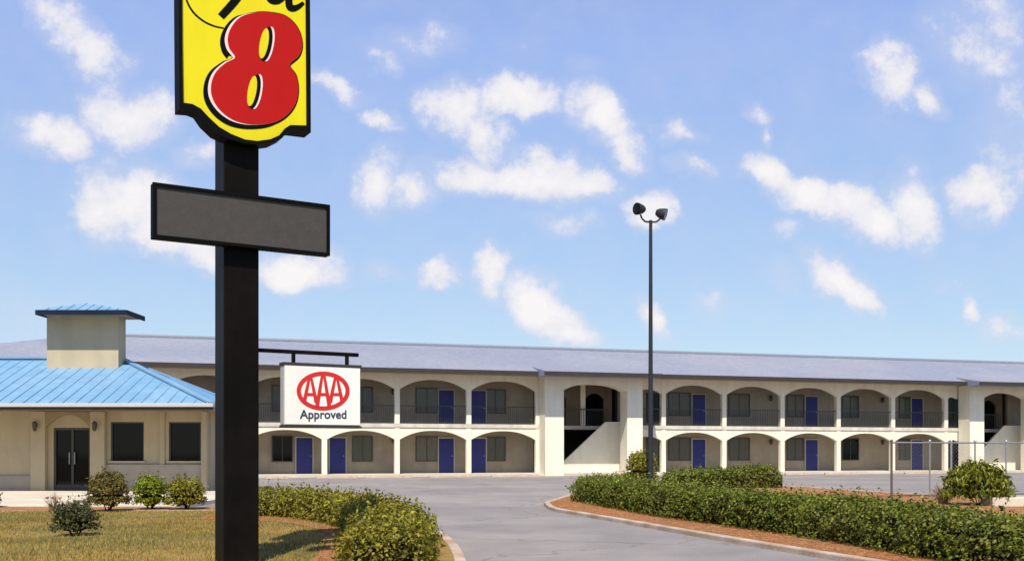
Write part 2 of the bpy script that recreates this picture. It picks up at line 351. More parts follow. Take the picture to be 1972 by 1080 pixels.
def strap_bush(name, x, y, w, h, leafm, label, n=900, cat='shrub', seed=1, z0=.07, lw=.028, group=None):
    """clump of long arching leaves fanning from the base"""
    o = empty(name, (x, y, z0), 0, label, cat, group); V = []
    for i in range(n):
        a = rng.uniform(0,2*math.pi); lean = rng.random()**.7; L = h*rng.uniform(.55,1.12)*(1-.15*lean)
        b0 = np.array([math.cos(a), math.sin(a), 0])*rng.uniform(0,.16)*w; dirr = np.array([math.cos(a), math.sin(a), 0])
        side = np.array([-math.sin(a+rng.normal()*.5), math.cos(a), 0.0]); side /= np.linalg.norm(side)
        pts = []
        for k in range(4):
            u = k/3; rad = lean*w*.5*(u**1.35); z = L*u*(1-.42*lean*u)
            pts.append(b0+dirr*rad+np.array([0,0,z]))
        ws = [lw*.6, lw, lw*.8, .003]
        for k in range(3):
            V += [pts[k]-side*ws[k], pts[k]+side*ws[k], pts[k+1]+side*ws[k+1], pts[k+1]-side*ws[k+1]]
    quads_obj('leaves', np.array(V), leafm, o)
    mb = MB()
    for i in range(9):
        a = rng.uniform(0,6.28); mb.tube((0,0,-.03),(math.cos(a)*w*.2, math.sin(a)*w*.2, h*.4), .02, .008, 6)
    mb.build('branches', M['core'], o)
    return o

hedge('clipped_hedge', [(-5.9,22.15),(-5.0,22.0),(-4.2,21.4),(-3.35,20.2),(-2.55,18.4),(-1.95,16.2),(-1.6,14),(-1.45,11.6)], 1.1, [.54,.54,.52,.49,.48,.48,.47], M['hedge2'],
      'curved clipped olive hedge between the lawn and the driveway, right of the black sign pole', dens=1100, seed=2.0)
hedge('clipped_hedge', [(2.15,29.1),(2.5,26.9),(3.08,23.9),(3.72,21.0),(4.5,18.5),(5.15,16.2),(5.62,13.5),(6.05,11),(6.3,8.5)], 1.25, [.64,.65,.64,.61,.60,.58,.55,.53], M['hedge'],
      'long clipped green hedge along the red pine straw right of the driveway', dens=1000, seed=5.0)
hedge('clipped_hedge', [(5.7,39.3),(6.8,39.4),(8.2,39.2),(9.2,39.3),(10.2,39.2)], 1.3, [.62,.66,.70,.78,.78], M['hedge'],
      'short far hedge behind the long hedge, in front of the motel doors', dens=700, leaf=.07, seed=9.0)
gx, gy = gp(1236, 938); bush('round_shrub', gx, gy, 1.25, 1.28, M['hedge2'], 'round shrub at the foot of the tall lamp post', leaf=.07, dens=700, seed=4.0)
gx, gy = gp(208, 992); bush('round_shrub', gx*(gy+.4)/gy, gy+.4, .86, .82, M['bushred'], 'reddish tipped shrub right of the dark lobby door', seed=3.0, dens=1300)
gx, gy = gp(289, 988); bush('round_shrub', gx*(gy+.4)/gy, gy+.4, .70, .74, M['bushgreen'], 'bright yellow-green shrub under the lobby window nearer the door', seed=6.5, dens=1300)
gx, gy = gp(357, 988); bush('round_shrub', gx*(gy+.4)/gy, gy+.4, .84, .70, M['hedge2'], 'broad olive shrub under the lobby window, close left of the sign pole', seed=8.1, dens=1300)
gx, gy = gp(145, 1042); bush('round_shrub', gx*(gy+.28)/gy, gy+.28, .64, .50, M['bushdark'], 'small dark shrub standing alone on the dry lawn', seed=1.2, dens=1500, leaf=.045)
gx, gy = gp(-22, 985); bush('round_shrub', gx*(gy+.4)/gy-.12, gy+.4, .62, .50, M['bushdark'], 'dark shrub cut by the left edge of the picture', seed=7.7, dens=1200)
gx, gy = gp(1884, 980); bush('leafy_shrub', gx*(gy+.7)/gy, gy+.7, 1.5, 1.0, M['strap'], 'large bushy green shrub with long leaves by the wire fence at the right', leaf=.17, aspect=.24, dens=420, tiltup=1.6, seed=2.7)
gx, gy = gp(1826, 975); strap_bush('strap_leaf_shrub', gx, gy+.3, .8, .66, M['dry'], 'thin dry brown shrub left of the large long-leaved shrub', n=170, lw=.010)
gx, gy = gp(98, 992); strap_bush('flowering_plant', gx, gy+.2, .55, .45, M['dry'], 'straggly pale dry plant in the mulch left of the small dark shrub', n=90, cat='plant', lw=.007)
def flowers(x, y, label, n=60):
    o = empty('flowering_plant', (x, y, .07), 0, label, 'plant'); mb = MB()
    for i in range(n//4):
        a = rng.uniform(0,6.28); r = rng.uniform(.05,.28); e = (math.cos(a)*r, math.sin(a)*r, rng.uniform(.12,.34))
        mb.tube((math.cos(a)*r*.4, math.sin(a)*r*.4, -.02), e, .006, .004, 5)
        P = np.array([np.array(e)+rng.normal(size=3)*.03 for k in range(9)])
        mf = MB(); mf.lathe([(.004,-.03),(.03,-.012),(.048,.012),(.03,.018),(.012,.006)], e, (rng.normal()*.5,rng.normal()*.5,1), 7); mf.build('flower', M['petal'], o)
    mb.build('stem', M['twig'], o); return o
gx, gy = gp(112, 990); flowers(gx, gy, 'small pink flowering plant in the mulch before the lobby door', 28)

# grass blades and pine straw
def inside(poly, x, y):
    r = np.zeros(len(x), bool); n = len(poly); j = n-1
    for i in range(n):
        xi, yi = poly[i]; xj, yj = poly[j]
        r ^= ((yi > y) != (yj > y)) & (x < (xj-xi)*(y-yi)/(yj-yi+1e-12)+xi); j = i
    return r
def scatter_blades(name, poly, box, n, h, w, m, z, label, flat=False, wob=.4):
    x = rng.uniform(box[0],box[1],n); y = box[2]+(box[3]-box[2])*rng.random(n)**1.2; k = inside(poly,x,y)
    pt = lump(np.stack([x,y,x*0],1), .9, 3.3); k &= (rng.random(n) < .62+.38*pt)
    x, y = x[k], y[k]; n = len(x)
    a = rng.uniform(0,2*math.pi,n); b = a + math.pi/2 + rng.normal(size=n)*.4; L = h*rng.uniform(.5,1.4,n)
    P = np.stack([x,y,np.full(n,z)],1); s = np.stack([np.cos(a),np.sin(a),0*a],1)*w
    if flat: tip = P+np.stack([np.cos(b)*L,np.sin(b)*L,.035*rng.random(n)],1); P[:,2] += .02*rng.random(n)
    else: tip = P+np.stack([np.cos(b)*L*wob,np.sin(b)*L*wob,L],1)
    V = np.stack([P-s,P+s,tip+s*.25,tip-s*.25],1).reshape(-1,3)
    o = quads_obj(name, V, m); tag(o, label, 'ground cover', kind='stuff'); return o
scatter_blades('lawn_grass', lawn_poly, (-16,-1,11.5,23.6), 150000, .036, .0042, M['blade'], .074, 'short dry golden lawn grass')
scatter_blades('pine_straw_litter', isl_poly, (.8,6.5,11.5,31), 70000, .13, .004, M['straw'], .078, 'loose red pine straw around the long hedge', True)
lo = [Vector(p) for p in isl_line[:-10]]; edge_o = []
for i, p in enumerate(lo):
    d = (lo[min(i+1,len(lo)-1)]-lo[max(i-1,0)]).normalized(); w_ = .16+.22*(.5+.5*math.sin(i*1.3))*(1.6 if i < 9 else 1)
    edge_o.append((p.x+d.y*w_, p.y-d.x*w_))
scatter_blades('kerb_straw', [(p.x,p.y) for p in lo]+[tuple(Vector((p.x,p.y))+Vector((.28,.08))) for p in lo[::-1]], (.4,6,12,30), 9000, .11, .004, M['straw'], .087, 'red pine straw spilled over the kerb of the hedge bed', True)
scatter_blades('lot_edge_straw', [(p.x,p.y) for p in lo]+edge_o[::-1], (-.6,6,12,30), 14000, .10, .004, M['straw'], .006, 'dry straw blown onto the asphalt at the island tip', True)

# ------------------------------------------------------------------ motel
TH = R(17.0); O = Vector(((765-CX)/F*60, 60, 0)); U = Vector((math.cos(TH), math.sin(TH), 0)); NB = Vector((-math.sin(TH), math.cos(TH), 0))
def s_at(px, p):
    """position along the facade where the sight line at photo column px meets the plane p behind the arcade"""
    k = (px-CX)/F; q = O + NB*p
    return (k*q.y - q.x)/(U.x - k*U.y)
def z_at(py, s, p): return H + (HZ-py)/F*(O + U*s + NB*p).y
motel = empty('motel_building', O, TH, 'long two-storey cream motel with arched walkways, blue doors and a lavender roof', 'motel')
S0, S1, BW, DEP = s_at(165, 6.5) - 8.0, 66.0, 1.95, 13.0           # ends, back wall plane, depth
ZE, ZR, EP, RP = 5.98, 8.30, -1.58, 6.5                             # eave and ridge heights, eave and ridge planes
ZS0, ZS1, ZC = 2.84, 3.06, 6.02
# roof: hipped long roof plus the two stair roof aprons
mb = MB()
e0, e1, r0, r1 = S0-.9, S1+.9, S0+8.0, S1-8.0; EB = 2*RP-EP
mb.add([(e0,EP,ZE+.16),(e1,EP,ZE+.16),(e1,EB,ZE+.16),(e0,EB,ZE+.16),(r0,RP,ZR),(r1,RP,ZR)], [(0,1,5,4),(1,2,5),(2,3,4,5),(3,0,4)])
roof = mb.build('roof', M['motelroof'], motel)
mbox(r0-.1, r1+.1, RP-.22, RP+.22, ZR-.06, ZR+.14).build('ridge_cap', M['ridge'], roof, .05)
mb = MB(); mb.box(e0,e1,EP-.03,EP+.03,ZE-.08,ZE+.15); mb.box(e0-.03,e0+.03,EP+.031,EB,ZE-.08,ZE+.15); mb.box(e1-.03,e1+.03,EP+.031,EB,ZE-.08,ZE+.15)
mb.build('fascia', M['fascia'], roof)
mbox(e0+.04,e1-.04,EP+.035,BW-.02,ZE-.02,ZE+.05).build('soffit', M['soffit'], motel)
# walls
t0a, t0b = s_at(1050,-1.2), s_at(1238,-1.2); TW = t0b - t0a
t1a = s_at(1868,-1.2); t1b = t1a + TW
towers = [(t0a,t0b),(t1a,t1b)]
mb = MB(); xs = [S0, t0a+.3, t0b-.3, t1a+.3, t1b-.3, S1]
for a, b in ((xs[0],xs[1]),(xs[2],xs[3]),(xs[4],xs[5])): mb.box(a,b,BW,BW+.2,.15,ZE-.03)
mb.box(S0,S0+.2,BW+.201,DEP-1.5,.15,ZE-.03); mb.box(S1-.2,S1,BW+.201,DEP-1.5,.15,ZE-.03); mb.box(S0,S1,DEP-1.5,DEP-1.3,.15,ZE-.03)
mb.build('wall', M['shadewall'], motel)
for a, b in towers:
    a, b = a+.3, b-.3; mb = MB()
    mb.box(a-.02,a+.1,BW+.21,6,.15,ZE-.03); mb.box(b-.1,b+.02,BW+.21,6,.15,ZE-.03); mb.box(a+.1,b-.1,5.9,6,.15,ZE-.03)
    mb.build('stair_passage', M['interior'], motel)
mbox(S0-.3,S1+.3,-1.0,BW,-.05,.15).build('walkway', M['concrete'], motel)
mb = MB(); mb.box(S0,t0a,-.06,BW-.01,ZS0,ZS1); mb.box(t0b,t1a,-.06,BW-.01,ZS0,ZS1); mb.box(t1b,S1,-.06,BW-.01,ZS0,ZS1)
mb.build('balcony_slab', M['slab'], motel)
# arcades
colpx_l = [625,765,903,1036]; colpx_r = [1278,1395,1507,1615,1720,1822]
cl = [s_at(p,0) for p in colpx_l]; cr = [s_at(p,0) for p in colpx_r]
while cl[0] - 4.3 > S0+.5: cl.insert(0, cl[0]-4.28)
c3 = [t1b+1.2+4.36*i for i in range(3)]
CW = .15
def arch(a, b, zs, zc, zt, name):
    """spandrel panel between two columns: flat top, segmental arch below, flaring into the columns"""
    n = 16; top = []; bot = []
    for i in range(n+1):
        u = i/n; x = a+(b-a)*u
        bot.append((x, zs+(zc-zs)*(1-abs(2*u-1)**2.3))); top.append((x, zt))
    mb = MB(); P = bot + top[::-1]; m = len(bot)
    for i in range(n):
        q = [bot[i],bot[i+1],top[i+1],top[i]]
        vs = [(x,y_,z) for y_ in (0.0,.24) for x, z in q]
        fs = [(0,1,2,3),(7,6,5,4),(0,4,5,1),(3,2,6,7)]
        if i == 0: fs.append((0,3,7,4))
        if i == n-1: fs.append((1,5,6,2))
        mb.add(vs, fs)
    o = mb.build(name, M['cream'], motel); return o
def column(s, z0, z1): mbox(s-CW,s+CW,-.03,.27,z0,z1).build('column', M['cream'], motel, .02)
def railing(a, b):
    mb = MB(); n = max(2,int((b-a)/.125))
    for i in range(n+1):
        x = a+(b-a)*i/n; mb.box(x-.008,x+.008,.10,.116,ZS1+.08,ZS1+1.02)
    mb.box(a,b,.08,.14,ZS1+1.021,ZS1+1.07); mb.box(a,b,.09,.13,ZS1+.05,ZS1+.079)
    mb.build('railing', M['rail'], motel)
def bays(cols, first=None, last=None):
    for s in cols: column(s, .15, ZS0); column(s, ZS1, ZC-.06)
    ed = ([first] if first is not None else []) + list(cols) + ([last] if last is not None else [])
    for i in range(len(ed)-1):
        a = ed[i]+(CW if not (first is not None and i == 0) else 0); b = ed[i+1]-(CW if not (last is not None and i == len(ed)-2) else 0)
        w = min(1, (b-a)/4.0)
        arch(a,b,2.14,2.14+.52*w,ZS0-.002,'arch'); arch(a,b,5.05,5.05+.58*w,ZC-.06,'arch'); railing(a,b)
bays(cl, None, t0a-.0); bays(cr, t0b, t1a); bays(c3, t1b, None)
# stair towers: two piers, arched lintel, apron roof, stair flight with its solid side
def stair_tower(a, b):
    w = b-a; lp, rp = 1.18, 1.02; P0 = -1.2
    for x0, x1 in ((a,a+lp),(b-rp,b)): mbox(x0,x1,P0,-.07,-.02,ZC-.08).build('pier', M['cream'], motel, .02)
    mb = MB(); n = 14; oa, ob = a+lp, b-rp
    for i in range(n):
        u0, u1 = i/n, (i+1)/n; f = lambda u: 5.10+.40*(1-abs(2*u-1)**2.5)
        x0, x1 = oa+(ob-oa)*u0, oa+(ob-oa)*u1
        mb.add([(x0,P0+.02,f(u0)),(x1,P0+.02,f(u1)),(x1,P0+.02,ZC-.08),(x0,P0+.02,ZC-.08),(x0,-.1,f(u0)),(x1,-.1,f(u1)),(x1,-.1,ZC-.08),(x0,-.1,ZC-.08)],
               [(0,1,2,3),(7,6,5,4),(0,4,5,1)])
    mb.build('lintel', M['cream'], motel)
    mb = MB(); z2 = ZE+.10; zb = ZE+.16+1.08*2.32/8.08-.06
    mb.add([(a-.55,-2.75,z2),(b+.55,-2.75,z2),(b+.55,-.5,zb+.08),(a-.55,-.5,zb+.08),(a-.55,-2.75,z2-.25),(b+.55,-2.75,z2-.25),(b+.55,-1.62,z2-.25),(a-.55,-1.62,z2-.25)],
           [(0,1,2,3),(4,5,1,0),(4,7,6,5),(0,3,7,4),(1,5,6,2)])
    ap = mb.build('apron_roof', M['motelroof'], motel)
    mbox(a-.58,b+.58,-2.80,-2.755,z2-.26,z2-.02).build('apron_fascia', M['fascia'], ap)
    # flight rising to the right, with a solid stuccoed side
    sp = .72; g = lambda px, py: (s_at(px,sp), z_at(py, s_at(px,sp), sp))
    off = a - t0a
    poly = [g(1080,893), g(1166,812), g(1212,812)]; poly = [(x+off,z) for x,z in poly]
    poly = [(poly[0][0],-.02)] + poly + [(poly[2][0],-.02)]
    mb = MB(); mb.prism(poly, sp, sp+.15, lambda x,z,c: Vector((x,c,z))); mb.build('stair_side_wall', M['cream'], motel)
    mb = MB(); xa, za = poly[1]; xb, zb2 = poly[2]; n = 14
    for i in range(n):
        x0 = xa+(xb-xa)*i/n; x1 = xa+(xb-xa)*(i+1)/n; zz = max(.2, za-.5+(zb2-za)*(i+1)/n)
        mb.box(x0,x1,sp+.16,sp+1.15,.0,zz-.35)
    mb.build('stair_flight', M['stair'], motel)
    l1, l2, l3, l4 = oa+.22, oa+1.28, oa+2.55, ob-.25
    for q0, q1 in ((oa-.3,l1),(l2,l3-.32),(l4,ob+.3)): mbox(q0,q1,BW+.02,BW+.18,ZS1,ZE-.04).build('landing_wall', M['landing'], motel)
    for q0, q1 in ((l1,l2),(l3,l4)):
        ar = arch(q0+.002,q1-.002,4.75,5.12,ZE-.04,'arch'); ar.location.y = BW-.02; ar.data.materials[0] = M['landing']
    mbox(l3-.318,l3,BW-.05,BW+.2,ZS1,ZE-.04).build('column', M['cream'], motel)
    mbox(oa+.02,ob-.02,BW-.1,BW+3.5,ZS0,ZS1).build('landing_slab', M['slab'], motel)
    mb = MB(); mb.box(oa+.05,ob-.05,BW-.2,BW-.15,ZS1+1.0,ZS1+1.06)
    for i in range(30): x = oa+.05+(ob-oa-.1)*i/29; mb.box(x-.011,x+.011,BW-.19,BW-.168,ZS1+.01,ZS1+1.0)
    mb.build('railing', M['rail'], motel)
for a, b in towers: stair_tower(a, b)
# doors, windows, wall lamps
def door(px, up, w=.92):
    s = s_at(px, BW); z0 = ZS1 if up else .15
    d = mbox(s-w/2,s+w/2,BW-.06,BW-.004,z0+.02,z0+2.08).build('door', M['door'], motel, .01)
    mb = MB(); mb.box(s-w/2-.07,s-w/2-.003,BW-.08,BW-.003,z0+.005,z0+2.16); mb.box(s+w/2+.003,s+w/2+.07,BW-.08,BW-.003,z0+.005,z0+2.16); mb.box(s-w/2-.003,s+w/2+.003,BW-.08,BW-.003,z0+2.085,z0+2.16)
    mb.build('door_frame', M['paleframe'], d)
    mbox(s+w/2-.14,s+w/2-.08,BW-.11,BW-.062,z0+1.0,z0+1.06).build('handle', M['galv'], d)
def window(px0, px1, up, m='curtain', zlo=.75, zhi=2.15):
    a, b = s_at(px0,BW), s_at(px1,BW); z0 = (ZS1 if up else .15)
    w = mbox(a,b,BW-.03,BW-.004,z0+zlo,z0+zhi).build('window', M[m], motel)
    mb = MB(); t = .05
    mb.box(a-t,a,BW-.07,BW-.003,z0+zlo-t,z0+zhi+t); mb.box(b,b+t,BW-.07,BW-.003,z0+zlo-t,z0+zhi+t)
    mb.box(a,b,BW-.07,BW-.003,z0+zlo-t,z0+zlo-.002); mb.box(a,b,BW-.07,BW-.003,z0+zhi+.002,z0+zhi+t); c = (a+b)/2; mb.box(c-.02,c+.02,BW-.06,BW-.032,z0+zlo,z0+zhi)
    mb.build('window_frame', M['frame'], w)
def lamp(px, up):
    s = s_at(px,BW); z = (ZS1 if up else .15)+1.95
    o = MB(); o.lathe([(.0,-.2),(.06,-.19),(.10,-.05),(.11,.12),(.05,.18),(.0,.19)], (s,BW-.14,z), n=10); o.box(s-.03,s+.03,BW-.1,BW-.003,z-.03,z+.03)
    o.build('wall_lamp', M['frame'], motel)
for up in (0,1):
    for px in (586,650,859,921,1345,1562,1765): door(px, up)
    for px0, px1, m in ((525,562,'curtain'),(680,716,'curtain'),(802,842,'greenglass'),(936,972,'curtain'),(1288,1328,'greenglass'),(1404,1442,'curtain'),(1516,1546,'greenglass'),(1622,1652,'curtain'),(1732,1754,'glass')):
        window(px0, px1, up, random.choice(['curtain','greenglass','glass','drape','curtain']))
    for px in (757,1483,1698): lamp(px, up)
window(1826,1846,1,'glass',.2,2.15); window(1826,1846,0,'glass',.2,2.15); window(1246,1268,1,'glass',.3,2.1); window(1246,1268,0,'greenglass',.3,2.1)
# concrete wheel stops in front of the walkway
stops = [(512,556),(608,690),(702,792),(826,908),(946,1036),(1512,1556),(1588,1650),(1742,1814)]
sp = -2.6; proto = None
for i, (a, b) in enumerate(stops):
    sa, sb = s_at(a,sp), s_at(b,sp); L = min(sb-sa, 2.4); mid = (sa+sb)/2
    if proto is None:
        mb = MB(); mb.prism([(-.10,-.01),(.10,-.01),(.06,.13),(-.06,.13)], -1.0, 1.0, lambda y,z,x: Vector((x,y,z)))
        o = proto = mb.build('wheel_stop', M['kerb'], None, .015)
    else: o = proto.copy(); C.objects.link(o)
    o.location = O + U*mid + NB*sp; o.rotation_euler = (0,0,TH); o.scale = ((sb-sa)/2.0,1,1)
    near = ['just right of the black pole, left of the left motel door', 'before the pair of ground floor doors under the hanging sign', 'below the lamp column left of the middle ground floor door',
            'before the middle pair of blue doors', 'beside the left pier of the stair tower', 'just right of the far short hedge', 'before the ground floor window right of the far hedge', 'behind the wire fence'][i]
    tag(o, 'pale concrete wheel stop ' + near, 'wheel stop', 'wheel stops along the motel walkway')

# ------------------------------------------------------------------ lobby building with blue hipped roof
YW, YE, ZLE, XC = 35.5, 33.2, 2.94, (408-CX)/F*33.2
lob = empty('lobby_building', (-15.0, YW, .1), 0, 'low cream lobby with a ribbed bright blue hipped roof and small roof tower', 'building')
LX, LY, LZ = -15.0, YW, .1
def loc(v): return Vector(v) - Vector((LX,LY,LZ))
class LMB(MB):
    def build(s, name, m, parent=None, bevel=0):
        if parent is None or parent.get('abs') or True: s.v = [tuple(loc(v)) for v in s.v]
        return MB.build(s, name, m, parent, bevel)
def lbox(*a): m = LMB(); m.box(*a); return m
YR = YE+4.6; SL = .40; ZRL = ZLE+SL*4.6; YB = YE+5.75; XL = -34.0; XR = -10.3
wins = [((213-CX)/F*YW, (277-CX)/F*YW), ((325-CX)/F*YW, (387-CX)/F*YW)]
zwb, zwt = H+(HZ-890)/F*YW, H+(HZ-812)/F*YW
dx0, dx1 = (103-CX)/F*YW, (173-CX)/F*YW; zdt = H+(HZ-823)/F*YW
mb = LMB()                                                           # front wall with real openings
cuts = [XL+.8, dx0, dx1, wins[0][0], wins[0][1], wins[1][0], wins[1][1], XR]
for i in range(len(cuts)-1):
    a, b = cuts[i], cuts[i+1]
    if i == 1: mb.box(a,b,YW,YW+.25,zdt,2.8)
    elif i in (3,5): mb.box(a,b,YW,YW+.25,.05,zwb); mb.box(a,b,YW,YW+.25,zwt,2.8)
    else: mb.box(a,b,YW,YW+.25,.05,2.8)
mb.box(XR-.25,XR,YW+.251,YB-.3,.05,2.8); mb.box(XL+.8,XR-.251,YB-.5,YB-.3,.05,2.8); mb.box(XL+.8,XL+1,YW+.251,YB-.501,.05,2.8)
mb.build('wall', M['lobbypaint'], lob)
lbox(XL+1.1,XR-.3,YW+2.2,YW+2.3,.05,2.79).build('interior_partition', M['interior'], lob)
mb = LMB()                                                           # ribbed metal hip roof
XRI, XLI = XC-4.6, XL+4.6
q = [(XL,YE,ZLE),(XC,YE,ZLE),(XC,YB,ZLE),(XL,YB,ZLE),(XLI,YR,ZRL),(XRI,YR,ZRL)]
mb.add(q, [(0,1,5,4),(1,2,5),(2,3,4,5),(3,0,4)])
x = XC-.2
while x > XL:                                                        # standing seams down the front and back slopes
    run = min(4.6, max(.0, XC-x), max(0, x-XL)); 
    if run > .15:
        mb.bar((x,YE,ZLE+.02),(x,YE+run,ZLE+SL*run+.006),.03,.02)
    x -= .42
y = YE+.3
while y < YB:
    run = (y-YE) if y < YR else 4.6*(YB-y)/(YB-YR)
    mb.bar((XC,y,ZLE+.02),(XC-run,y,ZLE+SL*run+.006),.03,.02); y += .42
lroof = mb.build('roof', M['bluemetal'], lob)
mb = LMB(); mb.bar((XC,YE,ZLE+.04),(XRI,YR,ZRL+.04),.22,.06); mb.bar((XC,YB,ZLE+.04),(XRI,YR,ZRL+.04),.22,.06); mb.bar((XRI,YR,ZRL+.05),(XLI,YR,ZRL+.05),.26,.07)
mb.build('hip_cap', M['bluemetal'], lroof)
mb = LMB(); mb.box(XL,XC+.06,YE-.07,YE-.005,ZLE-.09,ZLE+.03); mb.box(XC+.005,XC+.07,YE,YB,ZLE-.09,ZLE+.03); mb.build('gutter', M['gutter'], lroof, .015)
mb = LMB(); mb.box(XL,XC+.03,YE-.004,YE+.05,ZLE-.20,ZLE-.092); mb.build('fascia', M['fascia'], lroof)
lbox(XL+.02,XC-.02,YE+.055,YB-.05,ZLE-.14,ZLE-.06).build('soffit', M['soffit'], lob)
# roof tower
tx0, tx1, ty0, ty1 = (90-CX)/F*36.8, (228-CX)/F*36.8, 36.8, 37.5; tz = H+(HZ-608)/F*36.8
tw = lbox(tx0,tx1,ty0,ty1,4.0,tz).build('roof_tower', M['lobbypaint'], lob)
tl = empty('x', (0,0,0)); bpy.data.objects.remove(tl)
ex0, ex1, ey0, ey1 = (72-CX)/F*36.1, (246-CX)/F*36.1, 36.0, 37.75; apx = ((165-CX)/F*36.9, 36.9, H+(HZ-584)/F*36.9)
mb = LMB(); zt = tz+.10
mb.add([(ex0,ey0,zt),(ex1,ey0,zt),(ex1,ey1,zt),(ex0,ey1,zt),apx], [(0,1,4),(1,2,4),(2,3,4),(3,0,4)])
for i in range(1,9):
    x = ex0+(ex1-ex0)*i/9; f = min((x-ex0)/(apx[0]-ex0), (ex1-x)/(ex1-apx[0]))
    mb.bar((x,ey0,zt+.01),(x,ey0+(apx[1]-ey0)*f,zt+.01+(apx[2]-zt)*f),.04,.03)
mb.build('tower_roof', M['bluemetal'], tw)
mb = LMB(); mb.box(ex0-.02,ex1+.02,ey0-.03,ey0+.02,zt-.17,zt-.002); mb.box(ex1-.02,ex1+.021,ey0+.021,ey1,zt-.17,zt-.002); mb.box(ex0-.021,ex0+.02,ey0+.021,ey1,zt-.17,zt-.002)
mb.build('tower_fascia', M['bluedark'], tw)
lbox(ex0+.03,ex1-.03,ey0+.03,ey1-.03,zt-.12,zt-.05).build('tower_soffit', M['soffit'], tw)
# pilasters, door arch
def pil(a, b, d=.22, z1=ZLE-.15): lbox((a-CX)/F*YW,(b-CX)/F*YW,YW-d,YW-.002,.05,z1).build('pilaster', M['lobbypaint'], lob, .015)
pil(64,92); pil(178,206); pil(392,403,.3); pil(308,318,.06,2.85)
mb = LMB(); a, b = (92-CX)/F*YW+.002, (178-CX)/F*YW-.002; n = 14
for i in range(n):
    f = lambda u: 2.25+.42*(1-abs(2*u-1)**2.2); u0, u1 = i/n, (i+1)/n; x0, x1 = a+(b-a)*u0, a+(b-a)*u1; t = ZLE-.16
    mb.add([(x0,YW-.2,f(u0)),(x1,YW-.2,f(u1)),(x1,YW-.2,t),(x0,YW-.2,t),(x0,YW-.003,f(u0)),(x1,YW-.003,f(u1)),(x1,YW-.003,t),(x0,YW-.003,t)], [(0,1,2,3),(7,6,5,4),(0,4,5,1)])
mb.build('door_arch', M['soffit'], lob)
lbox(wins[0][0]-.12,XR-.3,YW-.10,YW-.003,.05,.98).build('wainscot', mat('grey_wainscot',(.36,.315,.26),.12,2,.85), lob)
lbox(XL+.8,(62-CX)/F*YW,YW-.10,YW-.003,.05,.60).build('wainscot', bpy.data.materials['grey_wainscot'], lob)
d = lbox(dx0+.03,dx1-.03,YW+.12,YW+.15,.11,zdt-.03).build('door', M['glass'], lob)
mb = LMB(); c = (dx0+dx1)/2
mb.box(dx0,dx0+.06,YW+.06,YW+.119,.11,zdt); mb.box(dx1-.06,dx1,YW+.06,YW+.119,.11,zdt); mb.box(dx0+.06,dx1-.06,YW+.06,YW+.119,zdt-.08,zdt); mb.box(c-.04,c+.04,YW+.07,YW+.118,.11,zdt-.08); mb.box(dx0+.06,dx1-.06,YW+.075,YW+.117,.11,.30)
mb.build('door_frame', M['rail'], d)
mb = LMB(); mb.bar((c-.09,YW+.03,1.0),(c-.09,YW+.03,1.4),.03); mb.bar((c+.09,YW+.03,1.0),(c+.09,YW+.03,1.4),.03); mb.build('handle', M['galv'], d)
for a, b in wins:
    w = lbox(a+.02,b-.02,YW+.10,YW+.12,zwb+.02,zwt-.02).build('window', M['glass'], lob)
    mb = LMB()
    mb.box(a,a+.05,YW+.05,YW+.099,zwb,zwt); mb.box(b-.05,b,YW+.05,YW+.099,zwb,zwt); mb.box(a+.05,b-.05,YW+.05,YW+.099,zwb,zwb+.05); mb.box(a+.05,b-.05,YW+.05,YW+.099,zwt-.05,zwt)
    mb.build('frame', M['rail'], w)
    lbox(a-.06,b+.06,YW-.07,YW-.002,zwb-.001,zwb-.0005+.05).build('sill', M['paleframe'], w)
for px in (76,190):
    x, z = (px-CX)/F*YW, H+(HZ-821)/F*YW
    mb = LMB(); mb.lathe([(0,-.17),(.04,-.16),(.07,-.1),(.08,.08),(.10,.09),(.025,.17),(0,.18)], (x,YW-.36,z), n=8); mb.box(x-.03,x+.03,YW-.32,YW-.222,z-.02,z+.04)
    mb.build('wall_lamp', M['rail'], lob)

# ------------------------------------------------------------------ pylon sign
TS = R(30.0); US = Vector((math.cos(TS), math.sin(TS), 0)); NS = Vector((math.sin(TS), -math.cos(TS), 0)); PW = .42
PC = Vector(((456-CX)/F*12.55, 12.55, 0))
pyl = empty('pylon_sign', PC, TS, 'tall black pole sign with a yellow panel, big red 8 and blank grey board', 'sign')
# local frame of the empty: x along the sign, -y towards the viewer, z up
def hit(px, py, c):
    """photo point -> (along, up) on the plane c in front of the pole axis"""
    d = Vector(((px-CX)/F, 1, (HZ-py)/F)); o = Vector((0,0,H)); p0 = PC + NS*c
    t = (p0-o).dot(NS)/d.dot(NS); q = o + d*t
    return ((q-PC).dot(US), q.z)
fr = lambda a, b, c: Vector((a, -c, b))
mb = MB(); mb.box(-PW/2,PW/2,-PW/2,PW/2,-.1,6.6); mb.build('pole', M['blackpaint'], pyl, .012)
CF = .34
def K(p, c=CF): return hit(320+p[0]/3.723, p[1]/3.723, c)
TOPY = -760
yel = [(108,TOPY),(108,-300),(112,300),(118,742)] + [(185,752),(245,785),(300,845),(375,915),(460,965),(560,1005),(650,1016),(740,1004),(808,974),(848,925),(885,902)] + [(1004,905),(1002,500),(998,0),(990,TOPY)]
out = [(84,TOPY-45),(84,-300),(88,300),(92,786)] + [(175,792),(225,812),(272,880),(350,955),(445,1000),(550,1033),(650,1042),(758,1028),(828,994),(866,946),(895,938)] + [(1032,955),(1030,500),(1026,0),(1016,TOPY-45)]
oP, yP = [K(p) for p in out], [K(p) for p in yel]
mb = MB(); mb.prism(oP, CF-.22, CF-.03, fr); cab = mb.build('sign_cabinet', M['black'], pyl)
mb = MB(); n = len(oP)
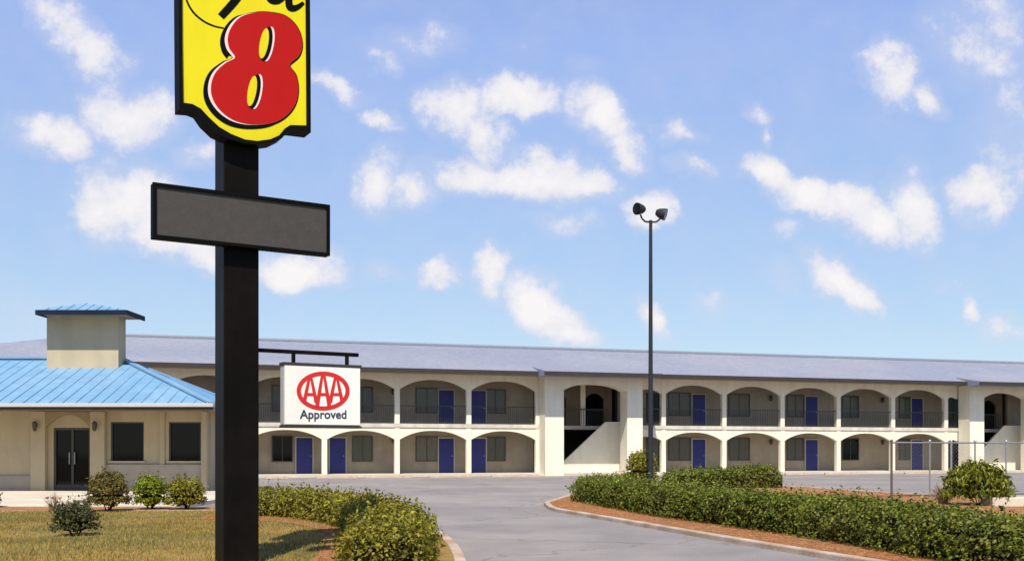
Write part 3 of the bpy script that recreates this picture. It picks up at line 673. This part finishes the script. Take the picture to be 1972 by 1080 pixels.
for i in range(n):
    j = (i+1) % n
    mb.add([fr(*oP[i],CF-.028),fr(*oP[j],CF-.028),fr(*yP[j],CF-.028),fr(*yP[i],CF-.028),fr(*oP[i],CF+.03),fr(*oP[j],CF+.03),fr(*yP[j],CF+.03),fr(*yP[i],CF+.03)],
           [(4,5,6,7),(0,1,5,4),(3,7,6,2)])
mb.build('rim', M['black'], cab)
mb = MB(); mb.prism(yP, CF-.029, CF, fr); face = mb.build('sign_face', M['yellow'], cab)
red = spline([(720,92),(850,118),(938,200),(974,310),(952,400),(884,470),(930,545),(946,650),(918,760),(842,845),(740,888),(600,893),(480,862),(385,792),(328,700),(322,605),(355,520),(425,455),(492,415),(452,350),(440,275),(468,195),(530,128),(620,98)], 6)
def grow(poly, fn):
    n = len(poly); outp = []
    ar = sum(poly[i][0]*poly[(i+1)%n][1]-poly[(i+1)%n][0]*poly[i][1] for i in range(n))
    for i in range(n):
        a = Vector(poly[i-1]); b = Vector(poly[(i+1)%n]); t = (b-a).normalized(); nr = Vector((t.y,-t.x))*(1 if ar > 0 else -1)
        outp.append(tuple(Vector(poly[i]) + nr*fn(nr)))
    return outp
blackp = grow(red, lambda n: 7+52*max(0, n.dot(Vector((-.88,.30))))+8*max(0,n.y))
whitep = grow(red, lambda n: 1+20*max(0, n.dot(Vector((-.98,.12)))))
def layer(poly, k, m, name, parent):
    mb = MB(); mb.prism([K(p, CF) for p in poly], CF+.004*k-.0035, CF+.004*k, fr); return mb.build(name, M[m], parent)
eight = layer(red, 3, 'red', 'numeral', face)
layer(blackp, 1, 'black', 'outline', face); layer(whitep, 2, 'pink', 'highlight', face)
def ell(cx, cy, hw, hh, tilt):
    return [(cx+hw*math.cos(t)-tilt*hh*math.sin(t), cy+hh*math.sin(t)) for t in [2*math.pi*i/36 for i in range(36)]]
def counter(cx, cy, dxw):
    mbs = []
    layer(ell(cx+36,cy+4,37,124,.16), 4, 'pink', 'highlight', face)
    layer(ell(cx+20,cy+2,38,122,.16), 5, 'black', 'outline', face)
    layer(ell(cx,cy,31,108,.16), 6, 'yellow', 'counter', face)
counter(697,318,0); counter(612,658,0)
def stroke(pts, ws):
    p = [Vector(q) for q in pts]; L = []; Rr = []
    for i in range(len(p)):
        t = (p[min(i+1,len(p)-1)]-p[max(i-1,0)]).normalized(); nn = Vector((-t.y,t.x)); w = ws[i]/2 if hasattr(ws,'__len__') else ws/2
        L.append(tuple(p[i]+nn*w)); Rr.append(tuple(p[i]-nn*w))
    return L + Rr[::-1]
def script(mbk, pts, w, k, smooth=True):
    q = spline(pts, 6, False) if smooth else pts; q = [tuple(v) for v in q]; ws = w
    if hasattr(w,'__len__'): ws = list(np.interp(np.linspace(0,1,len(q)), np.linspace(0,1,len(w)), w))
    P = [Vector(v) for v in q]; pol = stroke(q, ws); n = len(q)
    Lf, Rt = pol[:n], pol[n:][::-1]
    for i in range(n-1):
        mbk.prism([K(Lf[i]),K(Lf[i+1]),K(Rt[i+1]),K(Rt[i])], CF+.004*k-.0035, CF+.004*k, fr)
mbk = MB()                                                            # the brush word above the numeral; only its feet are in the picture
script(mbk, [(420,-560),(330,-600),(230,-540),(260,-430),(380,-360),(400,-260),(300,-190),(170,-190),(130,-100),(145,0),(190,85),(262,150),(340,188),(412,204)], [46,50,50,50,48,40,26,16,13,13,13,12,11,9], 1)
script(mbk, [(468,-300),(440,-180),(470,-120),(530,-150),(570,-300)], 46, 1.02)
script(mbk, [(570,-300),(548,-160),(575,-120)], 44, 1.04)
script(mbk, [(660,-290),(600,-150),(500,0),(392,122)], [50,56,60,56], 1.06)
script(mbk, [(650,-250),(720,-280),(740,-200),(690,-120),(630,-130)], 42, 1.08)
script(mbk, [(770,-110),(840,-150),(820,-220),(760,-180),(725,-90),(745,-5),(800,10),(862,-30)], [34,36,34,40,46,50,46,30], 1.10)
script(mbk, [(880,-290),(884,-120),(880,30),(905,62),(945,52),(985,22)], [46,50,52,50,38,24], 1.12)
script(mbk, [(884,-150),(920,-250),(975,-270),(1000,-225)], 40, 1.14)
mbk.build('lettering', M['black'], face)
# reader board
CB = .33
bp = [hit(x,y,CB) for x,y in ((294,351),(635,395),(635,493),(294,458))]
mb = MB(); mb.prism(bp, CB-.13, CB-.02, fr); bd = mb.build('reader_board', M['black'], pyl, .01)
ins = [hit(x,y,CB) for x,y in ((301,359),(629,401),(629,487),(301,452))]
mb = MB()
for i in range(4):
    j = (i+1)%4
    mb.add([fr(*bp[i],CB-.019),fr(*bp[j],CB-.019),fr(*ins[j],CB-.019),fr(*ins[i],CB-.019),fr(*bp[i],CB+.015),fr(*bp[j],CB+.015),fr(*ins[j],CB+.015),fr(*ins[i],CB+.015)], [(4,5,6,7),(0,1,5,4),(3,7,6,2)])
mb.build('board_rim', M['black'], bd)
mb = MB(); mb.prism(ins, CB-.019, CB-.004, fr); mb.build('board_face', M['board'], bd)
# arm carrying the hanging sign
a0, z0 = hit(490,672,0); a1, z1 = hit(690,685,0); zb = (z0+z1)/2
mb = MB(); mb.box(PW/2-.02,a1,-.024,.024,zb-.024,zb+.024); mb.build('bracket_arm', M['blackpaint'], pyl, .008)

# hanging sign
CH = .085
c0 = [hit(x,y,CH) for x,y in ((547,703),(695,706),(695,819),(547,819))]
ha0, ha1 = c0[0][0], c0[1][0]; hz1 = (c0[0][1]+c0[1][1])/2; hz0 = (c0[2][1]+c0[3][1])/2; ham = (ha0+ha1)/2
hb = PC + US*ham
hs = empty('hanging_sign', (hb.x,hb.y,hz0), TS, 'white box sign with a red oval emblem hanging from the black pole', 'sign')
fh = lambda a, b, c: Vector((a-ham, -c, b-hz0))
bx = MB(); bx.box(ha0-ham,ha1-ham,-CH+.012,CH-.012,0,hz1-hz0); box_ = bx.build('sign_box', M['gutter'], hs, .01)
mb = MB(); mb.prism([(ha0+.012,hz0+.012),(ha1-.012,hz0+.012),(ha1-.012,hz1-.012),(ha0+.012,hz1-.012)], CH-.0115, CH, fh); pf = mb.build('sign_face', M['panelwhite'], hs)
mb = MB(); w = hz1-hz0
mb.box(ha0-ham-.012,ha1-ham+.012,-CH,CH-.013,w+.001,w+.03); mb.build('sign_trim', M['fascia'], hs); mb = MB(); mb.box(ha0-ham-.012,ha1-ham+.012,-CH,CH-.013,-.03,-.001); mb.build('sign_trim', M['fascia'], hs)
mb = MB()
for px in (565,668):
    a, _ = hit(px,690,0); mb.box(a-ham-.02,a-ham+.02,-.02,.02,w+.03,zb-hz0-.025)
mb.build('hanger', M['blackpaint'], hs)
def KA(p): return hit(500+p[0]/5.4, 640+p[1]/5.4, CH)
def ring(k, rx, ry, t, cx=660, cy=607):
    mb = MB(); n = 48
    for i in range(n):
        q = []
        for ii in (i, i+1):
            th = 2*math.pi*ii/n; q.append([KA((cx+(rx-d)*math.cos(th), cy+(ry-d)*math.sin(th))) for d in (0,t)])
        mb.prism([q[0][0],q[1][0],q[1][1],q[0][1]], CH+.0005, CH+.004*k, fh)
    return mb
ring(1, 276, 203, 44).build('emblem_ring', M['aaared'], pf)
for x, ty, by, ww in ((525,472,728,40),(660,446,772,42),(795,472,728,40)):
    mb = MB(); k0, k1 = CH+.0005, CH+.006
    pl = lambda pts: [KA(p) for p in pts]
    mb.prism(pl([(x-24,ty),(x+2,ty),(x-44,by),(x-44-ww,by)]), k0, k1, fh)
    mb.prism(pl([(x-2,ty),(x+24,ty),(x+44+ww,by),(x+44,by)]), k0, k1-.0007, fh)
    mb.prism(pl([(x-46,628),(x+46,628),(x+52,658),(x-52,658)]), k0, k1-.0013, fh)
    mb.build('emblem_letter', M['aaared'], pf)
def text_part(body, px0, px1, py0, py1, m, parent, weight=.012):
    cu = bpy.data.curves.new('t','FONT'); cu.body = body; cu.offset = weight; cu.extrude = .0
    to = bpy.data.objects.new('t', cu); C.objects.link(to); bpy.context.view_layer.update()
    me = bpy.data.meshes.new_from_object(to.evaluated_get(bpy.context.evaluated_depsgraph_get())); bpy.data.objects.remove(to)
    xs = [v.co.x for v in me.vertices]; ys = [v.co.y for v in me.vertices]
    p0, p1 = KA(px_(px0,py1)), KA(px_(px1,py0)); p2 = KA(px_(px1,py1))
    for v in me.vertices:
        u = (v.co.x-min(xs))/(max(xs)-min(xs)); t = (v.co.y-min(ys))/(max(ys)-min(ys))
        v.co = fh(p0[0]+(p1[0]-p0[0])*u, p0[1]+(p2[1]-p0[1])*u+(p1[1]-p2[1])*t, CH+.004)
    me.name = 'lettering'; return link_mesh('lettering', me, M[m], parent)
px_ = lambda x, y: ((x-500)*5.4, (y-640)*5.4)
text_part('Approved', 577, 667, 789, 811, 'navy', pf, .02)

# ------------------------------------------------------------------ tall lamp post
lp = at(1253, 870, 39.8); lpz = H+(HZ-428)/F*39.8
lamp_o = empty('lamp_post', (lp.x, 39.8, .07), R(8), 'tall dark steel lamp post with two round floodlights on a curved bracket', 'lamp post')
mb = MB(); mb.tube((0,0,-.1),(0,0,lpz),.10,.065,14); mb.build('pole', M['polesteel'], lamp_o)
mb = MB(); mb.lathe([(.0,0),(.2,0),(.2,.12),(.14,.2),(.11,.22)], (0,0,-.02)); mb.build('base', M['polesteel'], lamp_o)
for sg, dz in ((-1,.42),(1,.28)):
    mb = MB(); ps = [(0,0,lpz-.06),(sg*.22,-.02,lpz-.06),(sg*.36,-.04,lpz+.06),(sg*.42,-.06,lpz+.20)]
    for a, b in zip(ps[:-1], ps[1:]): mb.tube(a,b,.035,.035,8)
    mb.build('arm', M['polesteel'], lamp_o)
    c = Vector((sg*(.62 if sg < 0 else .42), -.02, lpz+dz)); ax = Vector((sg*.75,-.35,-.28 if sg>0 else -.05)).normalized()
    c = Vector((sg*.40, 0, lpz+dz)); mb = MB()
    mb.lathe([(0,-.2),(.10,-.19),(.165,-.09),(.215,.08),(.23,.17),(.23,.2)], c, ax, 18); hd = mb.build('lamp_head', M['polesteel'], lamp_o)
    mb = MB(); mb.lathe([(.224,.18),(.13,.195),(0,.2)], c, ax, 18); mb.build('lens', M['glass'], hd)

# ------------------------------------------------------------------ wire fence and ledge at the right
f0 = Vector((*gp(1717,962), 0)); f1 = Vector((*gp(1985,958), 0)); fd = (f1-f0); FL = fd.length; fa = math.atan2(fd.y, fd.x)
fence = empty('wire_fence', (f0.x,f0.y,.07), fa, 'see-through wire fence with thin posts behind the right hedge', 'fence'); FH = 1.62
ks = [0] + [((Vector((*gp(px,960),0))-f0).length) for px in (1774,1827,1884,1958)]
for i, s in enumerate(ks):
    mb = MB(); h = FH if i else 1.0
    mb.tube((s,0,-.1),(s,0,FH+.03),.034 if i in (0,2) else .024,None,8); mb.lathe([(.045,0),(.04,.05),(0,.07)],(s,0,FH+.03),n=8)
    mb.build('post', M['brownsteel'] if i == 0 else M['galv'], fence)
mb = MB(); mb.tube((0,0,FH),(FL,0,FH),.024,None,8); mb.build('top_rail', M['galv'], fence)
mb = MB(); mb.tube((0,0,.06),(FL,0,.06),.02,None,8); mb.build('bottom_rail', M['brownsteel'], fence)
mb = MB(); cell = .11; x = -FH
def wire(a, b, y):
    mb.add([(a[0]-.0025,y,a[1]),(a[0]+.0025,y,a[1]),(b[0]+.0025,y,b[1]),(b[0]-.0025,y,b[1])],[(0,1,2,3)])
while x < FL:
    for sgn in (1,-1):
        xa, xb = (x, x+FH-.1) if sgn > 0 else (x+FH-.1, x); za, zb_ = .08, FH-.02
        pts = [(xa,za),(xb,zb_)]
        t0_, t1_ = 0, 1; dx = xb-xa
        for lim in (0, FL):
            t = (lim-xa)/dx
            if (dx > 0) == (lim == 0): t0_ = max(t0_, t)
            else: t1_ = min(t1_, t)
        if t1_ > t0_: wire((xa+dx*t0_, za+(zb_-za)*t0_), (xa+dx*t1_, za+(zb_-za)*t1_), .002*sgn)
    x += cell
mb.build('wire_mesh', M['galv'], fence)
l0 = gp(1912,980); l1 = gp(2010,980)
mb = MB(); mb.box(0,l1[0]-l0[0],0,.7,-.05,.22); o = mb.build('concrete_ledge', M['concrete'], None, .02); o.location = (l0[0],l0[1],.07)
tag(o, 'low pale concrete ledge right of the large long-leaved shrub', 'ledge')

# ------------------------------------------------------------------ sun and sky
SUN_EL, SUN_AZ = R(54), R(183)                                       # azimuth clockwise from +Y
sd = Vector((math.sin(SUN_AZ)*math.cos(SUN_EL), math.cos(SUN_AZ)*math.cos(SUN_EL), math.sin(SUN_EL)))
sl = bpy.data.lights.new('sun','SUN'); sl.energy = 5.0; sl.angle = R(.53); sl.color = (1,.93,.80)
so = bpy.data.objects.new('sun', sl); C.objects.link(so); so.rotation_euler = (-sd).to_track_quat('-Z','Y').to_euler(); so.location = (0,-20,40)
W = bpy.data.worlds.new('World'); sc.world = W; W.use_nodes = True; nt = W.node_tree; N = nt.nodes; L = nt.links
bg = N['Background']; bg.inputs['Strength'].default_value = .10
sky = N.new('ShaderNodeTexSky'); sky.sky_type = 'NISHITA'; sky.sun_disc = False; sky.sun_elevation = SUN_EL; sky.sun_rotation = SUN_AZ
sky.altitude = 0; sky.air_density = 1.0; sky.dust_density = .25; sky.ozone_density = 1.6
tc = N.new('ShaderNodeTexCoord'); sep = N.new('ShaderNodeSeparateXYZ'); L.new(tc.outputs['Generated'], sep.inputs[0])
def math_(op, a, b=None, c=None, clamp=False):
    n = N.new('ShaderNodeMath'); n.operation = op; n.use_clamp = clamp
    for i, v in enumerate((a,b,c)):
        if v is None: continue
        if isinstance(v,(int,float)): n.inputs[i].default_value = v
        else: L.new(v, n.inputs[i])
    return n.outputs[0]
ysafe = math_('MAXIMUM', sep.outputs['Y'], .12)
cu = N.new('ShaderNodeCombineXYZ'); L.new(math_('DIVIDE', sep.outputs['X'], ysafe), cu.inputs[0]); L.new(math_('DIVIDE', sep.outputs['Z'], ysafe), cu.inputs[1])
nz = N.new('ShaderNodeTexNoise'); nz.inputs['Scale'].default_value = 11; nz.inputs['Detail'].default_value = 7; nz.inputs['Roughness'].default_value = .6; L.new(cu.outputs[0], nz.inputs['Vector'])
vs_ = N.new('ShaderNodeVectorMath'); vs_.operation = 'SUBTRACT'; L.new(nz.outputs['Color'], vs_.inputs[0]); vs_.inputs[1].default_value = (.5,.5,.5)
vm_ = N.new('ShaderNodeVectorMath'); vm_.operation = 'MULTIPLY_ADD'; L.new(vs_.outputs[0], vm_.inputs[0]); vm_.inputs[1].default_value = (.085,.075,0); L.new(cu.outputs[0], vm_.inputs[2])
uv = vm_.outputs[0]
clouds = [(115,40,95,45,40,.9),(180,95,90,45,45,.95),(255,215,95,62,20,1.15),(110,250,105,42,8,1.0),(240,385,95,82,0,1.3),(375,312,45,28,0,.8),(400,480,130,38,22,1.1),(580,525,85,50,5,1.25),(300,440,90,50,10,1.2),
 (655,160,75,26,22,.9),(745,232,36,22,20,.75),(735,108,42,18,40,.6),(870,205,70,50,25,1.2),(930,260,60,50,50,1.0),(1005,198,75,36,15,1.2),(1150,220,80,50,20,1.35),(1215,275,60,36,25,1.0),
 (735,350,52,66,0,1.05),(800,358,48,42,0,1.0),(1000,335,185,46,5,1.3),(1130,345,65,34,8,1.2),(1255,388,46,36,0,1.05),(840,528,42,28,0,.85),(945,530,46,42,30,1.1),(1045,595,88,48,42,1.35),(1100,645,55,30,20,1.05),
 (1250,612,56,34,50,1.05),(1475,332,60,40,20,1.2),(1590,385,120,46,14,1.25),(1670,425,70,46,15,1.2),(1752,392,60,66,0,1.25),(1622,552,84,42,35,1.3),(1892,382,56,50,0,1.1),(1722,135,50,70,-15,1.0),(1785,190,52,30,20,.85),
 (1440,205,38,24,20,.75),(1466,252,18,30,0,.6),(1860,588,24,38,0,.95),(1925,632,60,32,10,.9),(1900,70,130,110,20,.60),(1955,260,80,130,0,.52),(1390,592,46,30,40,.6),(1515,460,28,26,0,.7),(1500,538,42,30,20,.5),
 (800,75,95,34,5,.45),(1090,422,70,24,0,.55),(1340,325,44,18,20,.6),(1310,258,36,22,30,.6),(735,520,42,30,10,.5),(20,600,120,60,0,.35),(1130,130,40,30,0,.35)]
acc = None
for (x,y,a,b,rot,w) in clouds:
    mp = N.new('ShaderNodeMapping'); mp.vector_type = 'TEXTURE'
    mp.inputs['Location'].default_value = ((x-CX)/F,(HZ-y)/F,0); mp.inputs['Rotation'].default_value = (0,0,R(-rot)); mp.inputs['Scale'].default_value = (a*1.1/F,b*1.1/F,1)
    L.new(uv, mp.inputs['Vector'])
    le = N.new('ShaderNodeVectorMath'); le.operation = 'LENGTH'; L.new(mp.outputs[0], le.inputs[0])
    v = math_('MULTIPLY_ADD', math_('POWER', le.outputs['Value'], 1.6), -.75*w, w)
    acc = v if acc is None else math_('SMOOTH_MAX', acc, v, .15)
# clouds elsewhere round the sky
nd = N.new('ShaderNodeTexNoise'); nd.inputs['Scale'].default_value = 3.2; nd.inputs['Detail'].default_value = 7; L.new(tc.outputs['Generated'], nd.inputs['Vector'])
away = math_('SUBTRACT', 1, math_('MULTIPLY', math_('LESS_THAN', math_('ABSOLUTE', math_('DIVIDE', sep.outputs['X'], ysafe)), .56), math_('GREATER_THAN', sep.outputs['Y'], .13)))
other = math_('MULTIPLY', math_('MULTIPLY_ADD', nd.outputs['Fac'], 5.0, -3.0), away)
acc = math_('MAXIMUM', acc, other)
n2 = N.new('ShaderNodeTexNoise'); n2.inputs['Scale'].default_value = 20; n2.inputs['Detail'].default_value = 10; n2.inputs['Roughness'].default_value = .66; L.new(cu.outputs[0], n2.inputs['Vector'])
dens = math_('ADD', acc, math_('MULTIPLY_ADD', n2.outputs['Fac'], 2.1, -1.06))
al = N.new('ShaderNodeMapRange'); al.interpolation_type = 'SMOOTHSTEP'; al.inputs[1].default_value = .04; al.inputs[2].default_value = .95; al.inputs[4].default_value = .96; L.new(dens, al.inputs[0])
up = N.new('ShaderNodeMapRange'); up.inputs[1].default_value = -.02; up.inputs[2].default_value = .03; L.new(sep.outputs['Z'], up.inputs[0])
ve = N.new('ShaderNodeMapRange'); ve.interpolation_type = 'SMOOTHSTEP'; ve.inputs[1].default_value = -.45; ve.inputs[2].default_value = .75; ve.inputs[4].default_value = .42
L.new(math_('MULTIPLY_ADD', n2.outputs['Fac'], .8, math_('ADD', acc, -.40)), ve.inputs[0])
alpha = math_('MULTIPLY', math_('MAXIMUM', al.outputs[0], ve.outputs[0]), up.outputs[0])
cc = N.new('ShaderNodeMixRGB'); cc.inputs[1].default_value = (5.9,6.0,7.1,1); cc.inputs[2].default_value = (8.1,7.85,7.8,1)
sh = N.new('ShaderNodeMapRange'); sh.inputs[1].default_value = .3; sh.inputs[2].default_value = 1.25; L.new(dens, sh.inputs[0]); L.new(sh.outputs[0], cc.inputs[0])
# thin summer haze that whitens the blue towards the horizon
tint = N.new('ShaderNodeMixRGB'); tint.blend_type = 'MULTIPLY'; tint.inputs[0].default_value = 1; L.new(sky.outputs[0], tint.inputs[1]); tint.inputs[2].default_value = (1,1,1,1)
hz = N.new('ShaderNodeMixRGB'); hcol = N.new('ShaderNodeMixRGB'); hcol.inputs[1].default_value = (4.1,6.1,8.1,1); hcol.inputs[2].default_value = (3.8,5.6,11.2,1); hr = N.new('ShaderNodeMapRange'); hr.inputs[1].default_value = .08; hr.inputs[2].default_value = .38; L.new(sep.outputs['Z'], hr.inputs[0]); L.new(hr.outputs[0], hcol.inputs[0]); L.new(hcol.outputs[0], hz.inputs[2]); he = N.new('ShaderNodeMapRange'); he.inputs[1].default_value = .36; he.inputs[2].default_value = .75; he.inputs[3].default_value = .46; he.inputs[4].default_value = .04; L.new(sep.outputs['Z'], he.inputs[0]); L.new(he.outputs[0], hz.inputs[0]); L.new(tint.outputs[0], hz.inputs[1])
mx = N.new('ShaderNodeMixRGB'); L.new(alpha, mx.inputs[0]); L.new(hz.outputs[0], mx.inputs[1]); L.new(cc.outputs[0], mx.inputs[2])
L.new(mx.outputs[0], bg.inputs['Color'])

# ------------------------------------------------------------------ camera
cam = bpy.data.cameras.new('camera'); co = bpy.data.objects.new('camera', cam); C.objects.link(co)
co.location = (0,0,H); co.rotation_euler = (R(90),0,0); cam.sensor_width = 36; cam.lens = 36*F/1972.0
cam.shift_y = (HZ-540)/1972.0; cam.clip_end = 3000; sc.camera = co
sc.view_settings.view_transform = 'Standard'; sc.view_settings.look = 'None'; sc.view_settings.exposure = .25; sc.view_settings.gamma = 1
